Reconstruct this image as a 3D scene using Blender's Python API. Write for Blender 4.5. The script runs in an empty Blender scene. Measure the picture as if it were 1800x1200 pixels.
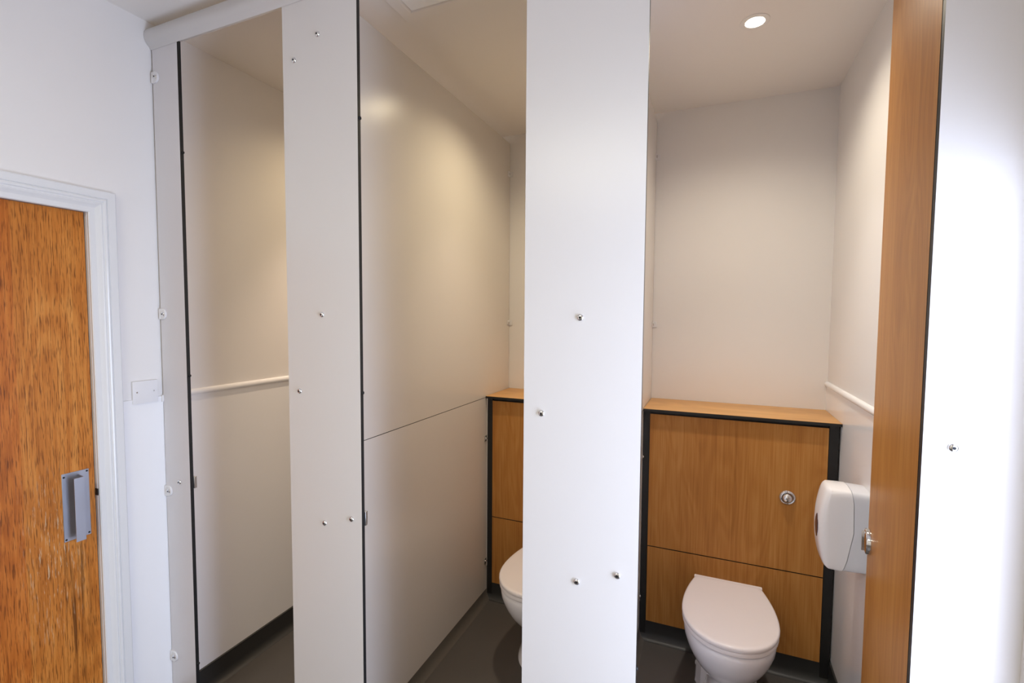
import bpy, bmesh, math, random
from mathutils import Vector, Matrix
random.seed(7)
C = bpy.context.scene.collection
PI = math.pi
H = 1.645                     # camera height above the floor
CEIL = 2.75
D = 1.2                       # front plane of the cubicles
XL, XR, XRF = -2.010, 0.533, 0.567   # left wall, right wall inside cubicle, right wall in front
YB = 2.762                    # back wall
YR = -2.2                     # wall behind the camera
YC = 2.444                    # duct panel plane

# ------------------------------------------------------------------ camera
cam = bpy.data.cameras.new('camera'); co = bpy.data.objects.new('camera', cam); C.objects.link(co)
cam.sensor_width = 36; cam.lens = 36 * 838.807 / 1800; cam.clip_start = .02
yaw, pitch, roll = -3.97040307e-01, -5.42006434e-02, 6.41101213e-03
f = Vector((math.sin(yaw) * math.cos(pitch), math.cos(yaw) * math.cos(pitch), math.sin(pitch)))
r = Vector((math.cos(yaw), -math.sin(yaw), 0)); u = r.cross(f)
r2 = r * math.cos(roll) + u * math.sin(roll); u2 = -r * math.sin(roll) + u * math.cos(roll)
co.matrix_world = Matrix(((r2.x, u2.x, -f.x, 0), (r2.y, u2.y, -f.y, 0), (r2.z, u2.z, -f.z, H), (0, 0, 0, 1)))
bpy.context.scene.camera = co

# ------------------------------------------------------------------ world, lights, exposure
sc = bpy.context.scene
sc.view_settings.view_transform = 'Standard'; sc.view_settings.look = 'None'
sc.view_settings.gamma = 1; sc.view_settings.use_curve_mapping = False
sc.view_settings.exposure = 0.04
w = bpy.data.worlds.new('world'); sc.world = w; w.use_nodes = True
w.node_tree.nodes['Background'].inputs[0].default_value = (.62, .78, 1, 1)
w.node_tree.nodes['Background'].inputs[1].default_value = 1.0

def area(name, loc, rot, sx, sy, power, col, spread=PI):
    l = bpy.data.lights.new(name, 'AREA'); l.shape = 'RECTANGLE'; l.size = sx; l.size_y = sy
    l.energy = power; l.color = col; l.spread = spread
    o = bpy.data.objects.new(name, l); C.objects.link(o); o.location = loc; o.rotation_euler = rot
    return o
WIN = (0.48, 1.13, 0.18, 1.93)          # window_1 opening: y0, y1, z0, z1 on the right wall
DAY = (.66, .77, 1.0)
area('daylight_right', (XRF + .37, (WIN[0] + WIN[1]) / 2, (WIN[2] + WIN[3]) / 2), (0, PI / 2, 0), WIN[3] - WIN[2], WIN[1] - WIN[0], 41, DAY)
# the lobby's own ceiling light
area('lobby_lamp_light', (-.75, -.9, CEIL - .03), (0, 0, 0), 1.1, .25, 29, (1.0, .96, .78))

LAMPX = (-1.60, -.745, .117); LAMPY = 2.055
for i, x in enumerate(LAMPX):
    l = bpy.data.lights.new('downlight_beam', 'SPOT'); l.energy = (19, 30, 31)[i]; l.color = ((1, .78, .46), (1, .84, .55), (1, .90, .72))[i]
    l.spot_size = math.radians(148); l.spot_blend = 1.0; l.shadow_soft_size = .028
    o = bpy.data.objects.new('downlight_beam', l); C.objects.link(o); o.location = (x, LAMPY, CEIL - .012)
    l = l.copy(); l.name = 'downlight_core'; l.energy = (60, 30, 36)[i]; l.color = ((1, .78, .60), (1, .82, .68), (1, .94, .88))[i]; l.spot_size = math.radians(74)
    o = bpy.data.objects.new('downlight_core', l); C.objects.link(o); o.location = (x, LAMPY, CEIL - .012)

# ------------------------------------------------------------------ materials
def mat(name, col, rough=.5, metal=0, spec=.5, bump=0, bscale=200, coat=0, var=0):
    m = bpy.data.materials.new(name); m.use_nodes = True
    nt = m.node_tree; b = nt.nodes['Principled BSDF']
    b.inputs['Base Color'].default_value = (*col, 1); b.inputs['Roughness'].default_value = rough
    b.inputs['Metallic'].default_value = metal; b.inputs['Specular IOR Level'].default_value = spec
    b.inputs['Coat Weight'].default_value = coat; b.inputs['Coat Roughness'].default_value = .08
    tc = nt.nodes.new('ShaderNodeTexCoord')
    n = nt.nodes.new('ShaderNodeTexNoise'); n.inputs['Scale'].default_value = bscale; n.inputs['Detail'].default_value = 4
    nt.links.new(tc.outputs['Object'], n.inputs['Vector'])
    if bump:
        bp = nt.nodes.new('ShaderNodeBump'); bp.inputs['Strength'].default_value = bump; bp.inputs['Distance'].default_value = .001
        nt.links.new(n.outputs['Fac'], bp.inputs['Height']); nt.links.new(bp.outputs['Normal'], b.inputs['Normal'])
    if var:
        n2 = nt.nodes.new('ShaderNodeTexNoise'); n2.inputs['Scale'].default_value = 3; n2.inputs['Detail'].default_value = 5
        nt.links.new(tc.outputs['Object'], n2.inputs['Vector'])
        cr = nt.nodes.new('ShaderNodeValToRGB')
        cr.color_ramp.elements[0].position = .3; cr.color_ramp.elements[1].position = .7
        cr.color_ramp.elements[0].color = (*[c * (1 - var) for c in col], 1); cr.color_ramp.elements[1].color = (*[min(1, c * (1 + var)) for c in col], 1)
        nt.links.new(n2.outputs['Fac'], cr.inputs['Fac']); nt.links.new(cr.outputs['Color'], b.inputs['Base Color'])
    return m

def S(r_, g_, b_):           # sRGB 0-255 to linear
    return tuple((c / 255 / 12.92 if c / 255 <= .04045 else ((c / 255 + .055) / 1.055) ** 2.4) for c in (r_, g_, b_))

WALL = mat('wall_paint', S(236, 232, 230), .55, bump=.08, bscale=300, var=.006)
CEILM = mat('ceiling_paint', S(243, 237, 232), .8, bump=.05, bscale=250, var=.006)
CLAD = mat('hygienic_cladding', S(244, 243, 245), .14, bump=0, var=.005)
LAM = mat('white_laminate', S(227, 224, 224), .27, bump=.10, bscale=1400)
LAMW = mat('warm_white_laminate', S(225, 219, 214), .26, spec=.7, bump=.10, bscale=1400)
LAMG = mat('pale_grey_laminate', S(222, 219, 223), .27, bump=.10, bscale=1400)
VENT = mat('vent_plastic', S(252, 252, 255), .3)
CORE = mat('black_core', S(24, 25, 27), .45, bump=.05)
BLK = mat('black_laminate', S(27, 27, 28), .45, bump=.05)
GLOSSW = mat('gloss_paint', S(230, 230, 232), .22, bump=.05, bscale=60)
PLAST = mat('white_plastic', S(232, 230, 232), .28)
DISP = mat('dispenser_plastic', S(246, 243, 245), .12)
DISPB = mat('dispenser_back_plastic', S(226, 226, 232), .2)
LENS = mat('purple_smoked_plastic', S(52, 38, 66), .15)
CER = mat('vitreous_china', S(240, 236, 240), .10, coat=.3)
SEAT = mat('seat_plastic', S(240, 232, 233), .22)
CHR = mat('chrome', (.75, .75, .76), .10, 1)
STEEL = mat('brushed_steel', (.55, .55, .56), .35, 1, bump=.1)
GALV = mat('galvanised_steel', S(172, 174, 186), .42, .75, bump=.2, bscale=90, var=.10)
ALU = mat('anodised_aluminium', S(212, 209, 208), .34, .35, bump=.03)
FLOOR = mat('grey_vinyl', S(84, 80, 77), .42, bump=.25, bscale=500, var=.05)
SKIRT = mat('skirting_vinyl', S(46, 46, 46), .45, bump=.1, bscale=400)
SKIRT2 = mat('grey_cove_vinyl', S(94, 89, 84), .45, bump=.1, bscale=400)
RUB = mat('black_rubber', S(12, 12, 13), .7)
DARK = mat('dark_recess', S(14, 12, 16), .6)
LAMPM = mat('lamp_bezel_white', S(212, 204, 196), .4)
BEZ = mat('bezel_white', S(240, 236, 232), .35)
EM = bpy.data.materials.new('lamp_glow'); EM.use_nodes = True
_b = EM.node_tree.nodes['Principled BSDF']; _b.inputs['Base Color'].default_value = (1, 1, 1, 1)
_b.inputs['Emission Color'].default_value = (1, .97, .92, 1); _b.inputs['Emission Strength'].default_value = 9
GLASS = bpy.data.materials.new('frosted_glass'); GLASS.use_nodes = True
_b = GLASS.node_tree.nodes['Principled BSDF']; _b.inputs['Transmission Weight'].default_value = 1; _b.inputs['Roughness'].default_value = .4

def wood(name, dark, mid, light, axis='Z', scale=1.0, rough=.35, pores=0.0, cath=0.5, door=False, bumpy=.1):
    """grain running along one axis of the object"""
    m = bpy.data.materials.new(name); m.use_nodes = True
    nt = m.node_tree; N = nt.nodes; Lk = nt.links; b = N['Principled BSDF']
    b.inputs['Roughness'].default_value = rough; b.inputs['Specular IOR Level'].default_value = .24
    tc = N.new('ShaderNodeTexCoord')
    def mapping(sc_):
        mp = N.new('ShaderNodeMapping'); mp.inputs['Scale'].default_value = sc_
        Lk.new(tc.outputs['Object'], mp.inputs['Vector']); return mp
    def st(a, l):            # across, along
        return (l, a, a) if axis == 'X' else (a, a, l)
    def noise(sc_, det, dist=0, rg=.55):
        mp = mapping(sc_); n = N.new('ShaderNodeTexNoise'); n.inputs['Scale'].default_value = 1
        n.inputs['Detail'].default_value = det; n.inputs['Distortion'].default_value = dist; n.inputs['Roughness'].default_value = rg
        Lk.new(mp.outputs['Vector'], n.inputs['Vector']); return n
    fine = noise(st(170 * scale, 4 * scale), 4)
    broad = noise(st(9 * scale, .55 * scale), 3, 1.0)
    # flame figure: rings of a slowly varying field
    fld = noise(st(3.3 * scale, .75 * scale), 2, .3)
    mul = N.new('ShaderNodeMath'); mul.operation = 'MULTIPLY'; mul.inputs[1].default_value = 130; Lk.new(fld.outputs['Fac'], mul.inputs[0])
    sn = N.new('ShaderNodeMath'); sn.operation = 'SINE'; Lk.new(mul.outputs[0], sn.inputs[0])
    rng = N.new('ShaderNodeMapRange'); rng.inputs['From Min'].default_value = -1; rng.inputs['From Max'].default_value = 1
    Lk.new(sn.outputs[0], rng.inputs['Value'])
    mix1 = N.new('ShaderNodeMix'); mix1.inputs['Factor'].default_value = .45
    Lk.new(fine.outputs['Fac'], mix1.inputs[2]); Lk.new(broad.outputs['Fac'], mix1.inputs[3])
    mix2 = N.new('ShaderNodeMix'); mix2.inputs['Factor'].default_value = cath * .3
    Lk.new(mix1.outputs[0], mix2.inputs[2]); Lk.new(rng.outputs['Result'], mix2.inputs[3])
    cr = N.new('ShaderNodeValToRGB'); e = cr.color_ramp.elements
    e[0].position = .30; e[0].color = (*dark, 1); e[1].position = .72; e[1].color = (*light, 1)
    k = e.new(.5); k.color = (*mid, 1)
    Lk.new(mix2.outputs[0], cr.inputs['Fac'])
    out = cr.outputs['Color']
    def blend(fac, col, base):
        mx = N.new('ShaderNodeMix'); mx.data_type = 'RGBA'
        Lk.new(fac, mx.inputs[0]); Lk.new(base, mx.inputs[6]); mx.inputs[7].default_value = (*col, 1); return mx.outputs[2]
    def math_(op, a, b_):
        n = N.new('ShaderNodeMath'); n.operation = op; n.use_clamp = False
        for i, v in enumerate((a, b_)):
            if isinstance(v, (int, float)): n.inputs[i].default_value = v
            else: Lk.new(v, n.inputs[i])
        return n.outputs[0]
    def mrange(v, a, b_, c=0, d=1):
        n = N.new('ShaderNodeMapRange'); n.inputs['From Min'].default_value = a; n.inputs['From Max'].default_value = b_
        n.inputs['To Min'].default_value = c; n.inputs['To Max'].default_value = d
        Lk.new(v, n.inputs['Value']); return n.outputs['Result']
    if pores:
        p = noise(st(480 * scale, 22 * scale), 2, .1, .5)
        pf = mrange(p.outputs['Fac'], .54, .62, 0, pores)
        out = blend(pf, tuple(c * .38 for c in dark), out)
    if door:
        sp = N.new('ShaderNodeSeparateXYZ'); Lk.new(tc.outputs['Object'], sp.inputs[0])
        yy, zz = sp.outputs['Y'], sp.outputs['Z']
        # veneer leaves: one reddish stave by one paler stave
        stave = mrange(yy, .775, .780)
        red = N.new('ShaderNodeMix'); red.data_type = 'RGBA'; red.blend_type = 'MULTIPLY'; Lk.new(stave, red.inputs[0])
        inv = math_('MULTIPLY', math_('SUBTRACT', 1.0, stave), .75); Lk.new(inv, red.inputs[0])
        Lk.new(out, red.inputs[6]); red.inputs[7].default_value = (.92, .74, .60, 1); out = red.outputs[2]
        # dark heart streaks under the handle
        sn2 = noise((90, 90, 1.6), 3, .6)
        cy = math_('ABSOLUTE', math_('SUBTRACT', yy, .905), 0)
        band = math_('MULTIPLY', mrange(cy, .012, .05, 1, 0), mrange(zz, .86, .80, 0, 1))
        out = blend(math_('MULTIPLY', band, mrange(sn2.outputs['Fac'], .5, .60, 0, .85)), tuple(c * .35 for c in dark), out)
        # pale scuffs where hands have worn the lacquer
        sc2 = noise((260, 260, 22), 3, .2)
        cy2 = math_('ABSOLUTE', math_('SUBTRACT', yy, .85), 0); cz2 = math_('ABSOLUTE', math_('SUBTRACT', zz, .82), 0)
        b2 = math_('MULTIPLY', mrange(cy2, .02, .10, 1, 0), mrange(cz2, .06, .34, 1, 0))
        out = blend(math_('MULTIPLY', b2, mrange(sc2.outputs['Fac'], .58, .66, 0, .75)), S(214, 192, 158), out)
    Lk.new(out, b.inputs['Base Color'])
    bp = N.new('ShaderNodeBump'); bp.inputs['Strength'].default_value = bumpy; bp.inputs['Distance'].default_value = .001
    Lk.new(fine.outputs['Fac'], bp.inputs['Height']); Lk.new(bp.outputs['Normal'], b.inputs['Normal'])
    return m

OAK = wood('oak_laminate', S(160, 103, 50), S(183, 124, 62), S(200, 144, 80), 'Z', 1, .38, 0, .25)
OAKT = wood('oak_laminate_shelf', S(178, 126, 66), S(200, 148, 84), S(218, 168, 102), 'X', .8, .3, 0, .3)
OAKD = wood('oak_veneer_door', S(162, 90, 28), S(196, 120, 48), S(218, 148, 72), 'Z', .8, .42, .75, .35, door=True, bumpy=.3)

# ------------------------------------------------------------------ helpers
class MB:
    """collects shapes given in world coordinates, then links them as one mesh"""
    def __init__(s): s.v = []; s.f = []; s.m = []; s.sm = []
    def add(s, vs, fs, mi=0, smooth=False):
        o = len(s.v); s.v += [tuple(v) for v in vs]
        for i, fc in enumerate(fs):
            s.f.append(tuple(k + o for k in fc)); s.m.append(mi[i] if isinstance(mi, (list, tuple)) else mi); s.sm.append(smooth)
        return s
    def box(s, x0, x1, y0, y1, z0, z1, mi=0, edge=None, face=None):
        """face: the axis whose two faces take mi while the other four take edge"""
        vs = [(x, y, z) for z in (z0, z1) for y in (y0, y1) for x in (x0, x1)]
        fs = [(0, 2, 3, 1), (4, 5, 7, 6), (0, 1, 5, 4), (2, 6, 7, 3), (0, 4, 6, 2), (1, 3, 7, 5)]
        ax = [2, 2, 1, 1, 0, 0]
        ms = [mi] * 6 if edge is None else [mi if a == face else edge for a in ax]
        return s.add(vs, fs, ms)
    def bev(s, x0, x1, y0, y1, z0, z1, b=.003, seg=2, mi=0):
        bm = bmesh.new(); bmesh.ops.create_cube(bm, size=1)
        for v in bm.verts: v.co = Vector(((x0 + x1) / 2 + v.co.x * (x1 - x0), (y0 + y1) / 2 + v.co.y * (y1 - y0), (z0 + z1) / 2 + v.co.z * (z1 - z0)))
        bmesh.ops.bevel(bm, geom=bm.edges[:], offset=b, segments=seg, affect='EDGES', profile=.6)
        bm.verts.index_update(); s.add([v.co[:] for v in bm.verts], [[v.index for v in fc.verts] for fc in bm.faces], mi, True); bm.free(); return s
    def lathe(s, prof, c, ax, n=24, mi=0, smooth=True):
        """prof: (radius, distance along axis ax) from c"""
        ax = Vector(ax).normalized(); t = Vector((0, 0, 1)) if abs(ax.z) < .9 else Vector((1, 0, 0))
        a = ax.cross(t).normalized(); b = ax.cross(a); c = Vector(c); vs = []; fs = []
        for (rr, h) in prof:
            for i in range(n):
                th = 2 * PI * i / n; vs.append(c + ax * h + a * (rr * math.cos(th)) + b * (rr * math.sin(th)))
        for j in range(len(prof) - 1):
            for i in range(n):
                k = (i + 1) % n; fs.append((j * n + i, j * n + k, (j + 1) * n + k, (j + 1) * n + i))
        fs.append(tuple(range(n))); fs.append(tuple((len(prof) - 1) * n + i for i in range(n)))
        return s.add(vs, fs, mi, smooth)
    def loft(s, rings, mi=0, smooth=True, cap=True):
        n = len(rings[0]); vs = [p for rg in rings for p in rg]; fs = []
        for j in range(len(rings) - 1):
            for i in range(n):
                k = (i + 1) % n; fs.append((j * n + i, j * n + k, (j + 1) * n + k, (j + 1) * n + i))
        if cap: fs.append(tuple(range(n))); fs.append(tuple((len(rings) - 1) * n + i for i in range(n)))
        return s.add(vs, fs, mi, smooth)
    def extrude(s, prof, a, b, u_, v_, mi=0, smooth=False):
        """2-D profile (pu, pv) in directions u_, v_ swept from point a to point b"""
        a, b, u_, v_ = Vector(a), Vector(b), Vector(u_), Vector(v_)
        return s.loft([[a + u_ * p + v_ * q for p, q in prof], [b + u_ * p + v_ * q for p, q in prof]], mi, smooth)
    def build(s, name, mats, parent=None, base=None, label=None, local=False):
        me = bpy.data.meshes.new(name)
        off = Vector((0, 0, 0))
        if base is not None: off = Vector(base)
        elif parent is not None and not local:
            p = parent
            while p is not None: off += p.location; p = p.parent
        me.from_pydata([tuple(Vector(v) - off) for v in s.v], [], s.f)
        bm = bmesh.new(); bm.from_mesh(me)
        bmesh.ops.recalc_face_normals(bm, faces=bm.faces); bm.to_mesh(me); bm.free()
        if len(me.polygons) == len(s.f):
            for p, mi, sm in zip(me.polygons, s.m, s.sm): p.material_index = mi; p.use_smooth = sm
        else:
            for p in me.polygons: p.use_smooth = s.sm[0]
        for m_ in (mats if isinstance(mats, (list, tuple)) else [mats]): me.materials.append(m_)
        o = bpy.data.objects.new(name, me); C.objects.link(o)
        if any(s.sm):
            try: me.set_sharp_from_angle(angle=math.radians(38))
            except Exception: pass
        if parent is not None: o.parent = parent
        if base is not None: o.location = off
        if label: o['label'] = label
        return o

def empty(name, loc, rz=0):
    o = bpy.data.objects.new(name, None); C.objects.link(o); o.location = loc; o.rotation_euler = (0, 0, rz); o.empty_display_size = .05
    return o
def tag(o, label, cat, group=None):
    o['label'] = label; o['category'] = cat
    if group: o['group'] = group
    return o
def struct(o, label=None):
    o['kind'] = 'structure'
    if label: o['label'] = label
    return o

# ------------------------------------------------------------------ room shell
T = .16
struct(MB().box(XL - T, XRF + .46, YR - T, YB + T, -.12, 0).build('floor', FLOOR), 'dark grey safety vinyl floor')
struct(MB().box(XL - T, XRF + .46, YR - T, YB + T, CEIL, CEIL + .12).build('ceiling', CEILM), 'plain pale painted ceiling')
DY0, DY1, DZ = .150, .975, 1.997           # door_1 opening in the left wall
b = MB()
b.box(XL - T, XL, YR, DY0, 0, CEIL); b.box(XL - T, XL, DY1, YB, 0, CEIL); b.box(XL - T, XL, DY0, DY1, DZ, CEIL)
struct(b.build('wall_left', WALL), 'pale painted wall holding the wooden door')
b = MB()
TW = .42
b.box(XRF, XRF + TW, YR, WIN[0], 0, CEIL); b.box(XRF, XRF + TW, WIN[1], D, 0, CEIL)
b.box(XRF, XRF + TW, WIN[0], WIN[1], 0, WIN[2]); b.box(XRF, XRF + TW, WIN[0], WIN[1], WIN[3], CEIL)
b.box(XR, XRF + T, D + .02, YB, 0, CEIL)
b.box(XRF, XRF + T, D, D + .02, 0, CEIL)
struct(b.build('wall_right', WALL), 'white painted wall of the right-hand cubicle')
struct(MB().box(XL - T, XRF + T, YB, YB + T, 0, CEIL).build('wall_back', WALL), 'matt painted wall behind the toilets')
struct(MB().box(XL - T, XRF + .42, YR - T, YR, 0, CEIL).build('wall_front', WALL), 'plain wall behind the camera')
# window_1, out of frame at the right, lets the daylight in
g = struct(empty('window_1', (XRF + .40, .8, WIN[2])))
y0, y1, z0, z1 = WIN; x0, x1 = XRF + .38, XRF + .42
b = MB(); b.box(x0, x1, y0, y0 + .03, z0, z1); b.box(x0, x1, y1 - .03, y1, z0, z1); b.box(x0, x1, y0 + .03, y1 - .03, z0, z0 + .03); b.box(x0, x1, y0 + .03, y1 - .03, z1 - .03, z1)
b.build('window_frame', GLOSSW, g)
MB().box(x0 + .02, x0 + .026, y0 + .025, y1 - .025, z0 + .025, z1 - .025).build('pane', GLASS, g)

# glossy cladding on the lower walls, with cap strips
LT = 1.315
b = MB()
for y0, y1 in ((YR, .085), (1.057, 1.985), (1.9875, YB)): b.box(XL, XL + .004, y0, y1, 0, LT)
struct(b.build('trim_1', CLAD), 'glossy white cladding sheet on the lower left wall')
struct(MB().box(XR - .004, XR, D + .02, YB, 0, LT).build('trim_2', CLAD), 'glossy white cladding sheet on the lower right wall')
capp = [(0, -.004), (.010, -.004), (.013, 0), (.0135, .008), (.011, .015), (.006, .019), (0, .020)]
struct(MB().extrude(capp, (XL, D + .013, LT - .006), (XL, YB, LT - .006), (1, 0, 0), (0, 0, 1), 0, True).build('trim_3', CLAD), 'rounded white cap strip along the left cubicle wall')
struct(MB().extrude(capp, (XR, D + .02, LT - .004), (XR, YB, LT - .004), (-1, 0, 0), (0, 0, 1), 0, True).build('trim_4', CLAD), 'rounded white cap strip along the right cubicle wall')
struct(MB().extrude([(0, 0), (.006, 0), (.006, .006), (0, .009)], (XL, 1.057, LT - .004), (XL, D, LT - .004), (1, 0, 0), (0, 0, 1)).build('trim_5', CLAD), 'thin cap on the cladding beside the wooden door')
# coved skirtings
cove = [(0, 0), (.034, 0), (.026, .003), (.016, .010), (.009, .020), (.007, .034), (.007, .104), (0, .106)]
b = MB(); b.extrude(cove, (XL + .004, 1.057, 0), (XL + .004, YB, 0), (1, 0, 0), (0, 0, 1), 0, True)
struct(b.build('baseboard_left', SKIRT), 'dark vinyl skirting below the left cladding')
b = MB(); b.extrude(cove, (XR - .004, D + .02, 0), (XR - .004, YC + .03, 0), (-1, 0, 0), (0, 0, 1), 0, True)
struct(b.build('baseboard_right', SKIRT), 'dark vinyl skirting below the right cladding')

# ------------------------------------------------------------------ door_1 on the left wall
d1 = empty('door_1', (XL, .56, 0)); struct(d1, 'orange oak veneered door with worn lacquer in white frame')
b = MB(); b.box(-2.062, -2.021, .172, DY1 - .0055, .006, DZ - .0045)
leaf = b.build('door_leaf', OAKD, base=(0, 0, 0)); leaf.parent = d1; leaf.location = Vector((0, 0, 0)) - d1.location
b = MB()      # jamb lining
b.box(-2.16, XL, DY1 - .003, DY1 + .02, 0, DZ + .02); b.box(-2.16, XL, DY0 - .02, DY0 + .003, 0, DZ + .02); b.box(-2.16, XL, DY0, DY1, DZ - .003, DZ + .02)
b.box(-2.10, -2.065, DY1 - .016, DY1, 0, DZ)
jamb = b.build('jamb', GLOSSW, d1)
MB().box(-2.020, -2.006, DY1 - .0050, DY1 - .0028, H - .650, H - .626).build('latch_keep', DARK, jamb)
aprof = [(0, 0), (0, .009), (.003, .012), (.018, .0125), (.024, .016), (.030, .020), (.034, .0215), (.037, .0195), (.039, .0195), (.042, .023), (.046, .024), (.050, .0225), (.0525, .0195), (.0545, .0225), (.076, .0225), (.080, .020), (.082, 0)]
y0, y1, zt = DY0, DY1 - .002, DZ - .004
rings = []
for (yy, zz, sy, sz) in ((y0, 0, -1, 0), (y0, zt, -1, 1), (y1, zt, 1, 1), (y1, 0, 1, 0)):
    rings.append([Vector((XL + h, yy + sy * a, zz + sz * a)) for a, h in aprof])
MB().loft(rings, 0, False).build('architrave', GLOSSW, d1)
# pull handle: folded steel plate
hx = -2.021
h = empty('pull_handle', Vector((hx, .914, H - .665)) - d1.location); h.parent = d1
b = MB()
b.bev(hx, hx + .0022, .876, .953, H - .784, H - .548, .0008, 1)
b.build('back_plate', GALV, h)
b = MB()   # J-shaped pull: web off the plate, lip folded back towards the camera side
pr = [(.002, .924), (.0485, .9165), (.0485, .889), (.0465, .889), (.0465, .9145), (.002, .9215)]
b.loft([[Vector((hx + a, yy, H - .779)) for a, yy in pr], [Vector((hx + a, yy, H - .560)) for a, yy in pr]], 0, False)
b.build('grip', GALV, h)
for yy, zz in ((.882, H - .560), (.947, H - .555), (.882, H - .777), (.947, H - .776)):
    MB().lathe([(.0034, 0), (.003, .0012), (.001, .0016)], (hx + .002, yy, zz), (1, 0, 0), 12).build('screw', DARK, h)

# blank electrical plate
bp_ = empty('blanking_plate', (XL + .001, 1.133, H - .301)); tag(bp_, 'blank white double electrical plate with two screws beside the wooden door', 'plate')
MB().bev(XL, XL + .011, 1.090, 1.178, H - .344, H - .258, .002, 2).build('cover', PLAST, bp_)
for yy in (1.104, 1.163):
    MB().lathe([(.0032, 0), (.0028, .001), (.0012, .0012)], (XL + .0108, yy, H - .300), (1, 0, 0), 12).build('screw', CHR, bp_)

# ------------------------------------------------------------------ pilasters
PT = .0135
def screw(x, z, par, y=D, rr=.0088):
    o = MB().lathe([(rr, 0), (rr, .0018), (rr * .8, .0042), (rr * .45, .0052)], (x, y, z), (0, -1, 0), 20).build('screw', CHR, par)
    MB().lathe([(rr * .36, 0), (rr * .36, .0006)], (x, y - .0051, z), (0, -1, 0), 10).build('socket', DARK, o)
    return o
pz0, pz1 = 0, H + 1.0115
def pilaster(x0, x1, label, screws, keep=False, buffers=(), face=None):
    g = empty('pilaster', ((x0 + x1) / 2, D, 0)); tag(g, label, 'panel', None)
    b = MB(); b.box(x0, x1, D, D + PT, pz0, pz1, 0, 1, 1)
    b.build('panel', [face or LAM, CORE], g)
    for (sx, sz) in screws: screw(sx, H + sz, g)
    for zz in buffers:
        MB().lathe([(.006, 0), (.0058, .003), (.004, .0055), (.001, .0065)], (x1 - .0015, D + PT * .72, H + zz), (1, .35, 0), 12).build('buffer', RUB, g)
    if keep:
        b = MB(); b.bev(x1 - .03, x1 + .0035, D + PT, D + PT + .011, H - .684, H - .638, .001, 1); b.build('keep_plate', STEEL, g)
    return g
p1 = pilaster(XL + .006, -1.858, 'narrow white cubicle panel with black edge, fixed to the wall beside the wooden door', [(-1.921, -.664)], True, (.606, -.240, -1.396), LAMG)
p2 = pilaster(-1.329, -1.023, 'white cubicle panel between the two left openings, six screws in view', [(-1.178, .886), (-1.279, .825), (-1.177, -.001), (-1.280, -.259), (-1.179, -.697), (-1.065, -.664)], True, (.607, -.249))
p3 = pilaster(-.467, -.156, 'wide white cubicle panel in the middle, hiding half of a toilet', [(-.313, -.004), (-.416, -.261), (-.313, -.702), (-.207, -.662)], False, (-.90,))
p4 = pilaster(.3985, XRF, 'bright white cubicle panel at far right behind the oak door edge', [(.447, -.256)], False)
# wall brackets on the first panel
for zz in (.899, -.003, -.335, -.708, -1.394):
    if zz == -.335:
        g = empty('wall_clip', (XL + .004, D - .003, H + zz)); tag(g, 'tiny white clip on wall and panel edge beside the blank electrical plate', 'bracket')
        MB().bev(XL + .004, XL + .011, D - .007, D, H + zz - .015, H + zz + .012, .001, 1).build('clip', PLAST, g); continue
    lab = {.899: 'white screwed bracket just below the aluminium rail', -.003: 'white screwed bracket on the narrow panel, above the blank electrical plate', -.708: 'white screwed bracket level with the steel door handle', -1.394: 'lowest white bracket on the narrow panel, near the bottom of the photo'}[zz]
    g = empty('wall_bracket', (XL + .008, D, H + zz)); tag(g, lab, 'bracket', 'white brackets fixing the narrow panel to the wall')
    pts = [(XL + .006, -.021), (XL + .024, -.021)] + [(XL + .024 + .019 * math.sin(a), -.021 * math.cos(a)) for a in [PI * i / 10 for i in range(1, 10)]] + [(XL + .024, .021), (XL + .006, .021)]
    b = MB(); b.loft([[Vector((x, D, H + zz + z)) for x, z in pts], [Vector((x, D - .004, H + zz + z)) for x, z in pts], [Vector((XL + .006 + (x - XL - .006) * .95, D - .0055, H + zz + z * .92)) for x, z in pts]], 0, False)
    b.build('plate', PLAST, g)
    MB().bev(XL + .0045, XL + .012, D - .007, D - .0005, H + zz - .0205, H + zz + .0205, .002, 2).build('wall_flange', PLAST, g)
    s_ = MB().lathe([(.0085, 0), (.0085, .0015), (.006, .004), (.004, .0045)], (XL + .028, D - .005, H + zz), (0, -1, 0), 18).build('screw', CHR, g)
    MB().lathe([(.003, 0), (.003, .0006)], (XL + .028, D - .0094, H + zz), (0, -1, 0), 8).build('socket', DARK, s_)

# ------------------------------------------------------------------ head rail
b = MB()
rp = [(1.2160, 1.012), (1.2000, 1.012), (1.1992, 1.004), (1.1965, 1.007), (1.1950, 1.012), (1.1870, 1.018), (1.1800, 1.027), (1.1755, 1.038), (1.1745, 1.050), (1.1775, 1.063), (1.1840, 1.073), (1.1950, 1.081), (1.2080, 1.084), (1.2200, 1.081), (1.2300, 1.073), (1.2360, 1.060), (1.2370, 1.046), (1.2320, 1.033), (1.2235, 1.022), (1.2170, 1.016)]
b.loft([[Vector((XL + .001, y, H + z)) for y, z in rp], [Vector((XRF, y, H + z)) for y, z in rp]], 0, True)
o = b.build('head_rail', ALU, base=(-.72, 1.2, H + 1.04)); tag(o, 'rounded grey aluminium rail along the top of the cubicle panels', 'rail')

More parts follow.
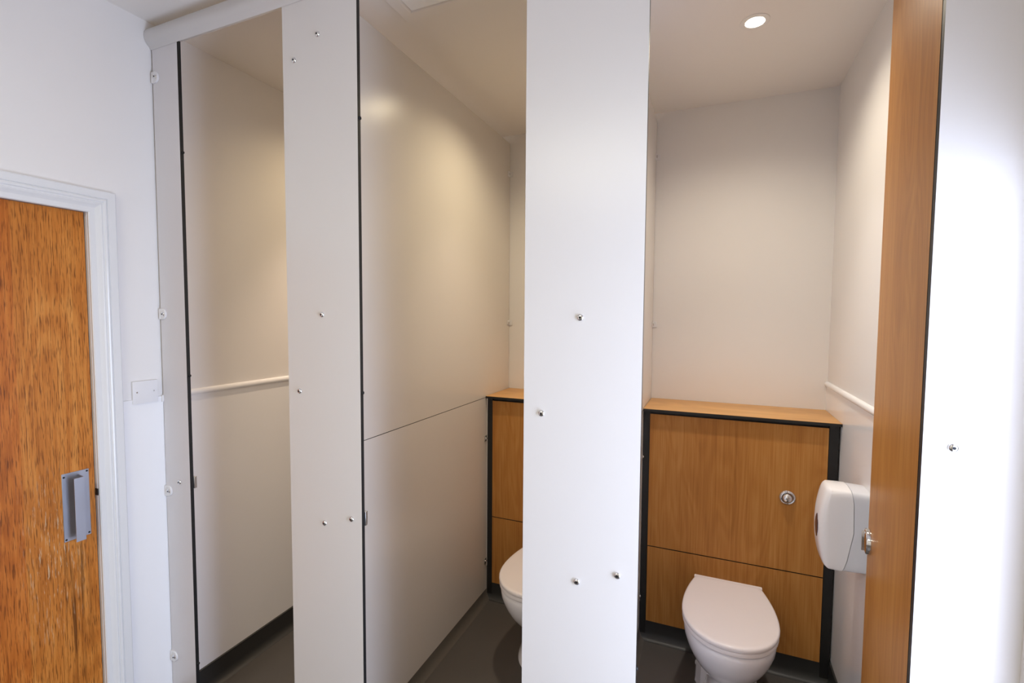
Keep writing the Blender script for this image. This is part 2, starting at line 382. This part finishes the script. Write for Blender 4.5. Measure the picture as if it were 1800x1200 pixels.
# ------------------------------------------------------------------ partitions
def bracket(par, x, y, z, flange=True):     # small angle on the partition's face against what stands behind it
    b = MB(); b.bev(x, x + .003, y - .030, y - .002, z - .016, z + .016, .001, 1)
    if flange: b.bev(x, x + .022, y - .0035, y, z - .016, z + .016, .001, 1)
    o = b.build('bracket', PLAST if flange else STEEL, par)
    MB().lathe([(.0075, 0), (.0075, .003), (.005, .006)], (x + .003, y - .016, z), (1, 0, 0), 14).build('bolt', CHR, o)
def partition(xf, s, label):
    """xf: the face seen from the photograph; s = +1 (faces right)"""
    xa, xb = xf - .0133, xf
    g = empty('partition', ((xa + xb) / 2, 1.98, 0)); tag(g, label, 'partition')
    JZ = H - .4655
    b = MB(); b.box(xa, xb, D + PT, YB - .002, JZ + .0013, H + 1.055, 0, 1, 0); b.build('upper_panel', [LAMW, CORE], g)
    b = MB(); b.box(xa, xb, D + PT, YC + .002, .052, JZ - .0013, 0, 1, 0); b.build('lower_panel', [LAMW, CORE], g)
    MB().box(xa + .003, xb - .003, D + PT, YC + .002, JZ - .0013, JZ + .0013).build('joint_strip', CORE, g)
    cv = [(-.009, 0), (-.009, .050), (.0005, .052), (.002, .040), (.006, .024), (.014, .010), (.026, .002), (.030, 0)]
    MB().extrude(cv, (xb, D + PT, 0), (xb, YC, 0), (1, 0, 0), (0, 0, 1), 0, True).build('cove_strip', SKIRT2, g)
    cvl = [(.009 - .0133 + .0133, 0), (.004, .050), (-.0005, .052), (-.002, .040), (-.006, .024), (-.014, .010), (-.026, .002), (-.030, 0)]
    MB().extrude([(.0045, 0), (.0045, .050)] + cvl[2:], (xa, D + PT, 0), (xa, YC, 0), (1, 0, 0), (0, 0, 1), 0, True).build('cove_strip', SKIRT2, g)
    for zz, yy in ((.868, YB - .002), (-.045, YB - .002), (-.700, YC - .001), (-1.420, YC - .001)): bracket(g, xb, yy, H + zz, zz > -.5)
    return g
partition(-1.178, 1, 'large pale cubicle partition with a thin joint line, left of the half-hidden toilet')
partition(-.3065, 1, 'narrow strip of cubicle partition just right of the wide middle panel')

# ------------------------------------------------------------------ duct boxing behind the toilets
def duct(x0, x1, xl, xr, button, label):
    """xl, xr: edges of the oak panels"""
    g = empty('duct_cabinet', ((x0 + x1) / 2, YC + .05, 0)); tag(g, label, 'cabinet')
    zt = H - .4565; zp0, zj, zp1 = H - 1.549, H - 1.158, H - .484
    b = MB(); b.box(x0 + .001, xl - .002, YC + .002, YC + .04, .0, zt - .013); b.build('left_post', BLK, g)
    b = MB(); b.box(xr + .002, x1 - .006, YC + .002, YC + .04, .0, zt - .013); b.build('right_post', BLK, g)
    b = MB(); b.box(xl - .002, xr + .002, YC + .014, YC + .030, .06, zt - .014); b.build('backing_board', BLK, g)
    b = MB(); b.box(x0 + .001, x1 - .0005, YC - .022, YB - .001, zt - .013, zt - .001, 0); b.box(x0 + .001, x1 - .0005, YC - .022, YB - .001, zt - .001, zt, 1)
    b.build('top_shelf', [BLK, OAKT], g)
    b = MB(); b.box(xl, xr, YC, YC + .0125, zj + .0022, zp1, 0, 1, 1); b.build('upper_panel', [OAK, BLK], g)
    b = MB(); b.box(xl, xr, YC, YC + .0125, zp0, zj - .0022, 0, 1, 1); b.build('lower_panel', [OAK, BLK], g)
    kp = [(0, 0), (-.030, 0), (-.018, .003), (-.008, .012), (-.002, .026), (0, .04), (0, zp0 - .002), (.01, zp0)]
    MB().extrude(kp, (x0 + .002, YC + .004, 0), (x1 - .006, YC + .004, 0), (0, 1, 0), (0, 0, 1), 0, True).build('toe_kick', SKIRT, g)
    bx_, bz = button
    o = MB().lathe([(.034, 0), (.034, .003), (.031, .007), (.026, .010), (.0235, .0085), (.0225, .004)], (bx_, YC, bz), (0, -1, 0), 36).build('flush_button', CHR, g)
    MB().lathe([(.0215, 0), (.0215, .006), (.019, .013), (.013, .0185), (.006, .021), (.001, .0215)], (bx_ - .001, YC - .002, bz), (0, -1, 0), 32).build('push_dome', CHR, o)
    return g
duct(-1.176, -.3205, -1.142, -.357, (-.505, H - .816), 'oak-faced boxing with black posts behind the half-hidden toilet')
duct(-.3055, XR - .0045, -.2735, .4845, (.335, H - .816), 'oak-faced boxing with chrome flush button behind the fully visible toilet')

# ------------------------------------------------------------------ toilets
def make_toilet(label, x, group='back-to-wall toilets'):
    g = empty('toilet', (x, 2.15, 0)); tag(g, label, 'toilet')
    # all y below are distances towards the camera from the duct panel
    def outline(hw, front, mid, back, hb, n=22, p=2.0):
        """half width hw at mid, rounded front, tapering back to half width hb at back"""
        pts = []
        for i in range(n + 1):
            a = PI * i / n
            c_, s_ = math.cos(a), math.sin(a)
            pts.append((hw * math.copysign(abs(c_) ** (2 / p), c_), mid + (front - mid) * s_ ** (2 / p)))
        m_ = 9
        left = [(-(hb + (hw - hb) * math.cos(PI / 2 * k / m_) ** .9), mid + (back - mid) * (k / m_)) for k in range(1, m_ + 1)]
        right = [(-a_, y_) for a_, y_ in left][::-1]
        return pts + left + right
    def ring(o_, z, dz=0): return [Vector((x + a, YC - yy, z + dz * (yy - .3))) for a, yy in o_]
    # lid
    ztop = H - 1.217
    L = lambda g_: outline(.1835 - g_, .562 - g_, .335, .082 + g_, .138 - g_, p=2.12)
    MB().loft([ring(L(.006), ztop - .019), ring(L(.001), ztop - .0175), ring(L(0), ztop - .013), ring(L(.0005), ztop - .006), ring(L(.003), ztop - .002), ring(L(.007), ztop - .0003), ring(L(.02), ztop), ring(L(.08), ztop + .0006)]).build('lid', SEAT, g)
    MB().loft([ring(L(.006), ztop - .038), ring(L(.002), ztop - .036), ring(L(.0015), ztop - .028), ring(L(.004), ztop - .0215), ring(L(.008), ztop - .020)]).build('seat', SEAT, g)
    b = MB(); b.bev(x - .143, x + .143, YC - .092, YC - .072, ztop - .022, ztop - .001, .004, 3); hg = b.build('hinge_bar', SEAT, g)
    # pan
    b = MB(); R = []
    for z, hw, fr, md, hb, p in ((ztop - .046, .150, .53, .33, .11, 2.1), (ztop - .0445, .166, .546, .33, .126, 2.1), (ztop - .049, .173, .553, .33, .131, 2.1), (ztop - .060, .1755, .558, .33, .135, 2.1), (ztop - .090, .173, .552, .33, .132, 2.1),
                                 (.30, .163, .538, .325, .122, 2.05), (.265, .150, .518, .32, .115, 2), (.235, .134, .494, .315, .110, 2), (.205, .114, .464, .31, .100, 2), (.180, .096, .438, .305, .090, 2), (.150, .083, .420, .305, .084, 2),
                                 (.10, .078, .413, .305, .084, 2), (.06, .082, .422, .30, .09, 2), (.03, .092, .440, .29, .1, 2), (.012, .105, .455, .28, .12, 2), (.0, .108, .458, .28, .122, 2)):
        R.append(ring(outline(hw, fr, md, .001, hb, p=p), z))
    b.loft(R)
    b.build('pan', CER, g)
    b = MB(); b.loft([[Vector((x + a, YC - yy, z)) for a, yy in ((-hw, .001), (-hw, .20), (-hw + .02, .245), (-hw + .05, .27), (hw - .05, .27), (hw - .02, .245), (hw, .20), (hw, .001))] for z, hw in ((0, .127), (.02, .124), (.30, .116), (.33, .10))], 0, False)
    b.build('plinth', CER, g)
    for sx in (-1, 1): MB().lathe([(.010, 0), (.010, .003), (.006, .006)], (x + sx * .1215, YC - .15, .05), (sx, 0, .1), 14).build('fixing_cap', PLAST, g)
    return g
make_toilet('white toilet with closed lid fully in view, below the chrome flush button', .096)
make_toilet('white toilet half hidden behind the wide middle panel', -.733)

# ------------------------------------------------------------------ open cubicle door (right)
hx_, hy_ = .398, D + .008
ang = math.radians(96.6)
g = empty('cubicle_door', (hx_, hy_, 0), 0); tag(g, 'open oak-faced cubicle door seen nearly edge-on, chrome lock at its free edge', 'door')
dirv = Vector((-math.cos(ang), math.sin(ang), 0)); rz = math.atan2(dirv.y, dirv.x)
g.rotation_euler = (0, 0, rz)       # local +x runs from hinge to free edge, local +y faces into the opening (left)
b = MB(); b.box(.012, .552, -.013, .0, .10, H + 1.000, 0, 1, 1)
# face towards the opening is oak; back is laminate
for i, fc in enumerate(b.f):
    if i == 2: b.m[i] = 2
b.build('door_leaf', [OAK, CORE, LAM], g, local=True)
zl = H - .676
lk = empty('lock', (.516, 0, zl)); lk.parent = g
MB().lathe([(.038, 0), (.038, .009), (.036, .013), (.029, .0155), (.008, .0165)], (0, 0, 0), (0, 1, 0), 32).build('indicator_boss', CHR, lk, local=True)
b = MB(); b.bev(-.003, .003, .012, .0205, -.030, .030, .001, 2); b.build('coin_bar', CHR, lk, local=True)
b = MB(); b.lathe([(.0045, 0), (.0045, .006), (.003, .008)], (.0425, .0, .003), (0, 1, 0), 12); b.build('strike_pin', CHR, lk, local=True)
for zz in (.35, 1.42, 2.45):
    MB().lathe([(.0055, -.04), (.0055, .04)], (.008, -.0065, zz), (0, 0, 1), 12).build('hinge', STEEL, g, local=True)

# ------------------------------------------------------------------ toilet roll dispenser on the right wall
xw = XR - .0045
yc_, zc_ = 2.058, H - .765
g = empty('toilet_roll_dispenser', (xw, yc_, zc_)); tag(g, 'white plastic toilet roll dispenser with a dark purple window on the right wall', 'dispenser')
def rrect(x, hy, hz, n=5.0, bulge=0, seam=0):
    pts = []
    for i in range(72):
        a = 2 * PI * i / 72; c_, s_ = math.cos(a), math.sin(a)
        yy = hy * math.copysign(abs(c_) ** (2 / n), c_); zz = hz * math.copysign(abs(s_) ** (2 / n), s_)
        k = zz / .1465
        xx = x - bulge * (1 - k * k) + seam * (1 - .9 * (k - .25) ** 2)
        zz *= 1 + (.05 * (1 - (yy / hy) ** 2) if zz > 0 else .0)
        pts.append(Vector((xx, yc_ + yy, zc_ + zz)))
    return pts
# cover: drawn from the curved seam to the domed front
MB().loft([rrect(.460, .0675, .146, 14, 0, .022), rrect(.440, .068, .1465, 14, 0, .010), rrect(.412, .0672, .1460, 12, .004), rrect(.4075, .065, .1445, 9, .008), rrect(.4025, .061, .1405, 7, .012), rrect(.4000, .055, .135, 6, .016), rrect(.3985, .044, .118, 5, .019), rrect(.3975, .030, .085, 4, .020), rrect(.397, .015, .04, 3, .020), rrect(.397, .005, .012, 3, .020)]).build('cover', DISP, g)
MB().loft([rrect(xw, .0655, .1425, 12), rrect(.500, .0665, .144, 12), rrect(.4625, .0668, .1448, 14, 0, .022), rrect(.4615, .065, .1425, 14, 0, .022)]).build('back_body', DISPB, g)
b = MB()      # pointed-oval window
n = 24; pts = []
for i in range(n):
    a = 2 * PI * i / n; s_ = math.sin(a); c_ = math.cos(a); pts.append((.023 * c_ * abs(c_) ** .35, .044 * s_))
b.loft([[Vector((.384, yc_ - .014 + p, zc_ - .004 + q)) for p, q in pts], [Vector((.3765 + q * q * .93, yc_ - .014 + p, zc_ - .004 + q)) for p, q in pts], [Vector((.3755 + q * q * .93 * .25, yc_ - .014 + p * .5, zc_ - .004 + q * .5)) for p, q in pts]], 0, True)
b.build('window', LENS, g)
b = MB()      # lock dimples on the top edge
b.lathe([(.006, 0), (.006, .0012), (.003, .0016)], (.46, yc_ - .02, zc_ + .1475), (0, 0, 1), 12); b.build('lock_cap', DISPB, g)

# ------------------------------------------------------------------ ceiling fittings
for i, x in enumerate(LAMPX):
    if i == 0: continue
    g = empty('downlight', (x, LAMPY, CEIL))
    tag(g, ('', 'recessed round ceiling downlight over the half-hidden toilet, behind the middle panel', 'lit round ceiling downlight over the fully visible toilet')[i], 'lamp', 'round downlights in the cubicle ceilings')
    n = 40
    def rg(rr, h): return [Vector((x + rr * math.cos(2 * PI * k / n), LAMPY + rr * math.sin(2 * PI * k / n), CEIL - h)) for k in range(n)]
    MB().loft([rg(.051, 0), rg(.051, .002), rg(.048, .0035), rg(.037, .004), rg(.034, .003), rg(.0325, 0)], 0, True, cap=False).build('bezel', BEZ, g)
    MB().loft([rg(.0318, .0005), rg(.0318, .0035)], 0, False).build('lens', EM, g)
g = empty('ceiling_vent', (-.87, 1.34, CEIL)); tag(g, 'square white ceiling vent with raised frame, above the middle cubicle', 'vent')
x0, x1, y0, y1 = -1.082, -.665, 1.130, 1.549
def sq(i_, h): return [Vector((x0 + i_, y0 + i_, CEIL - h)), Vector((x1 - i_, y0 + i_, CEIL - h)), Vector((x1 - i_, y1 - i_, CEIL - h)), Vector((x0 + i_, y1 - i_, CEIL - h))]
MB().loft([sq(0, -.001), sq(0, .012), sq(.004, .015), sq(.044, .016), sq(.047, .015), sq(.055, .006), sq(.055, -.001)], 0, False, cap=False).build('frame', CEILM, g)
MB().loft([sq(.055, 0), sq(.055, .014), sq(.062, .020)], 0, False).build('centre_panel', VENT, g)

# ceiling lamp over the aisle, behind the camera
g = empty('ceiling_lamp', (-.75, -.9, CEIL)); tag(g, 'long white ceiling lamp over the washroom aisle', 'lamp')
MB().bev(-1.32, -.18, -1.04, -.76, CEIL - .02, CEIL, .006, 2).build('housing', LAMPM, g)
